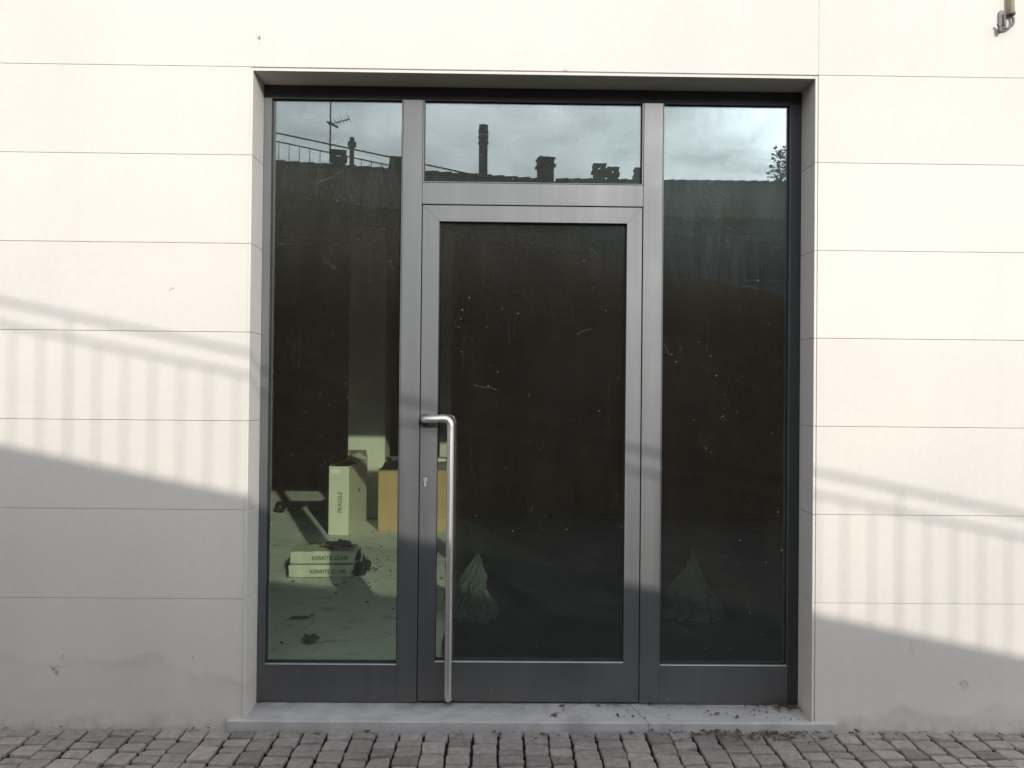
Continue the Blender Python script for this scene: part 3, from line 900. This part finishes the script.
# left house: low chimney lump, square chimney, tall flue
on(hA, rA, -4.28, 7.53, .34); on(hA, rA, -2.72, 7.36, .42)
p = loc(hA, -.55, -17.0, 6.6)
bm = BM(); tube(bm, [(p.x, p.y, 5.6), (p.x, p.y, 8.05)], .115, 12)
for z in (7.78, 7.92, 8.06): tube(bm, [(p.x, p.y, z), (p.x, p.y, z + .05)], .14, 12)
tube(bm, [(p.x, p.y, 8.04), (p.x, p.y, 8.26)], .12, 12)
link('tall_flue', bm, M['chim'], rA)
p = loc(hA, -3.94, -17.0, 6.6)
bm = BM(); tube(bm, [(p.x, p.y, 5.6), (p.x, p.y, 7.9)], .06, 10); tube(bm, [(p.x, p.y, 7.66), (p.x, p.y, 7.78)], .11, 10)
link('vent_pipe', bm, M['chim'], rA)
p = loc(hA, 1.06, -17.0, 6.6)
chimney(hA, p.x, p.y, 6.5, .36, .68)
on(hB, rB, 2.81, 8.13, .34, zb=7.4, Y=-20.); on(hB, rB, 3.21, 8.04, .30, zb=7.4, Y=-20.); on(hB, rB, 4.04, 8.03, .32, zb=7.4, Y=-20.)
# television aerial on the left house
an = tag(empty('roof_aerial', (-4.5, -17.0, 6.6)), 'thin tall television aerial mast on the tan house roof', 'aerial')
bm = BM(); tube(bm, [(0, 0, 0), (0, 0, 2.9)], .022, 8); link('mast', bm, M['mast'], an)
bm = BM(); tube(bm, [(-.05, 0, 1.62), (.5, 0, 1.78)], .015, 6)
for k in range(6):
    xx = .05 + k * .085; tube(bm, [(xx, -.28, 1.65 + xx * .29), (xx, .28, 1.65 + xx * .29)], .009, 6)
tube(bm, [(-.09, 0, 1.70), (.2, 0, 1.55)], .03, 6)
link('aerial_boom', bm, M['mast'], an)

# tree beside the right house
tr = tag(empty('tree', (23.9, -60., 0)), 'dense evergreen tree rising far behind the grey house roof', 'tree')
tr.scale = (1.5, 1.5, 1.5)
rnd = random.Random(5)
bm = BM(); tube(bm, [(0, 0, -.05), (.1, .05, 4.), (-.08, .1, 8.), (.1, 0, 13.4)], [.36, .3, .2, .06], 10)
for k in range(14):
    a = rnd.uniform(0, 6.3); z = rnd.uniform(4, 11.5); l = rnd.uniform(1.1, 2.2)
    e = Vector((l * math.cos(a), l * math.sin(a), z + rnd.uniform(.6, 1.5)))
    tube(bm, [(0, 0, z), tuple(e * .6 + Vector((0, 0, z * .38))), tuple(e)], [.13, .08, .03], 6)
link('trunk', bm, M['bark'], tr)
bm = BM()
for c in range(170):
    z = rnd.uniform(3.6, 14.1); prof = math.sin(math.pi * min(1, max(0, (z - 2.2) / 12.9))) ** .5
    a = rnd.uniform(0, 6.3); r = 2.0 * prof * math.sqrt(rnd.random())
    cc = Vector((r * math.cos(a), r * math.sin(a), z)); cr = rnd.uniform(.35, .75)
    for k in range(62):
        d = Vector((rnd.gauss(0, 1), rnd.gauss(0, 1), rnd.gauss(0, 1))).normalized() * cr * rnd.random() ** .4
        q = cc + d; s = rnd.uniform(.08, .16)
        rot = Matrix.Rotation(rnd.uniform(0, 6.3), 3, 'Z') @ Matrix.Rotation(rnd.uniform(0, 3.1), 3, 'X')
        vs = [bm.verts.new(q + rot @ Vector(v)) for v in ((-s, 0, 0), (0, -s * .5, 0), (s, 0, s * .2), (0, s * .5, 0))]
        bm.faces.new(vs)
link('crown', bm, M['leaf'], tr)

# ================================================================== light, sky, camera
ldir = Vector((-.362, 1., -.385)).normalized()
sd = -ldir
el = math.asin(sd.z); az = math.atan2(sd.x, sd.y)
sun = bpy.data.lights.new('sun', 'SUN'); sun.energy = 2.76; sun.angle = R(.53); sun.color = (1., .95, .865)
so = bpy.data.objects.new('sun', sun); COL.objects.link(so); so.rotation_euler = ldir.to_track_quat('-Z', 'Y').to_euler()
so.location = sd * 30

wd = bpy.data.worlds.new('World'); SC.world = wd; wd.use_nodes = True
t = NT(wd.node_tree); t.n.clear()
wo = t.new('ShaderNodeOutputWorld'); bg = t.new('ShaderNodeBackground'); t.l.new(bg.outputs[0], wo.inputs[0])
bg.inputs[1].default_value = .1
sky = t.new('ShaderNodeTexSky', sky_type='NISHITA', sun_disc=False)
sky.sun_elevation = el; sky.sun_rotation = az; sky.air_density = 1.; sky.dust_density = 1.; sky.altitude = 50
dirv = t.vm('NORMALIZE', t.new('ShaderNodeTexCoord').outputs['Generated'])
dx, dy, dz = t.sep(dirv)
k = t.m('DIVIDE', 1., t.m('MAXIMUM', t.m('ADD', dz, .12), .05))
pl = t.comb(t.m('MULTIPLY', dx, k), t.m('MULTIPLY', dy, k), t.m('MULTIPLY', k, .25))
n1 = t.noise(pl, 1.15, 7, .58, .35)
n2 = t.noise(t.vm('ADD', pl, (4., 1.5, 0.)), 2.6, 6, .6, .4)
toward = t.m('MAXIMUM', t.vm('DOT_PRODUCT', dirv, tuple(sd), out=1), 0.)
glow = t.m('ADD', t.m('MULTIPLY', t.m('POWER', toward, 400.), 32.), t.m('MULTIPLY', t.m('POWER', toward, 5.), 2.))
body = t.m('MULTIPLY', t.m('ADD', 13., glow), t.m('MULTIPLY', t.mrange(n2, .30, .72, .64, 1.36), t.m('ADD', .92, t.m('MULTIPLY', t.mrange(dz, .36, .58, 1.75, 0), t.m('POWER', toward, 1.5)))))
cloudc = t.vm('MULTIPLY', t.comb(body, body, body), (.92, .985, 1.075))
cover = t.mrange(n1, .24, .44, .55, 1, True)
cover = t.m('MULTIPLY', cover, t.mrange(dz, -.02, .04))
col = t.mix(t.m('MULTIPLY', cover, .97), sky.outputs[0], cloudc)
t.l.new(col, bg.inputs[0])

# camera, solved from the joints and edges of the facade
yaw, pit, rol = R(.69831), R(.54244), R(.56559)
fw = Vector((math.sin(yaw) * math.cos(pit), math.cos(yaw) * math.cos(pit), math.sin(pit)))
rt = Vector((math.cos(yaw), -math.sin(yaw), 0)); up = rt.cross(fw)
rt2 = rt * math.cos(rol) + up * math.sin(rol); up2 = up * math.cos(rol) - rt * math.sin(rol)
cam = bpy.data.cameras.new('camera'); cam.sensor_width = 36; cam.lens = 800 / 1024 * 36; cam.clip_start = .05; cam.clip_end = 1000
co = bpy.data.objects.new('camera', cam); COL.objects.link(co)
mt = Matrix((rt2, up2, -fw)).transposed().to_4x4(); mt.translation = (0, -3.3, 1.385)
co.matrix_world = mt
SC.camera = co
SC.view_settings.view_transform = 'Standard'; SC.view_settings.look = 'None'
SC.view_settings.exposure = 0.; SC.view_settings.gamma = 1.; SC.view_settings.use_curve_mapping = False
cy = SC.cycles
cy.max_bounces = 10; cy.transparent_max_bounces = 16; cy.glossy_bounces = 5; cy.diffuse_bounces = 5
cy.sample_clamp_indirect = 8.; cy.caustics_reflective = False; cy.caustics_refractive = False
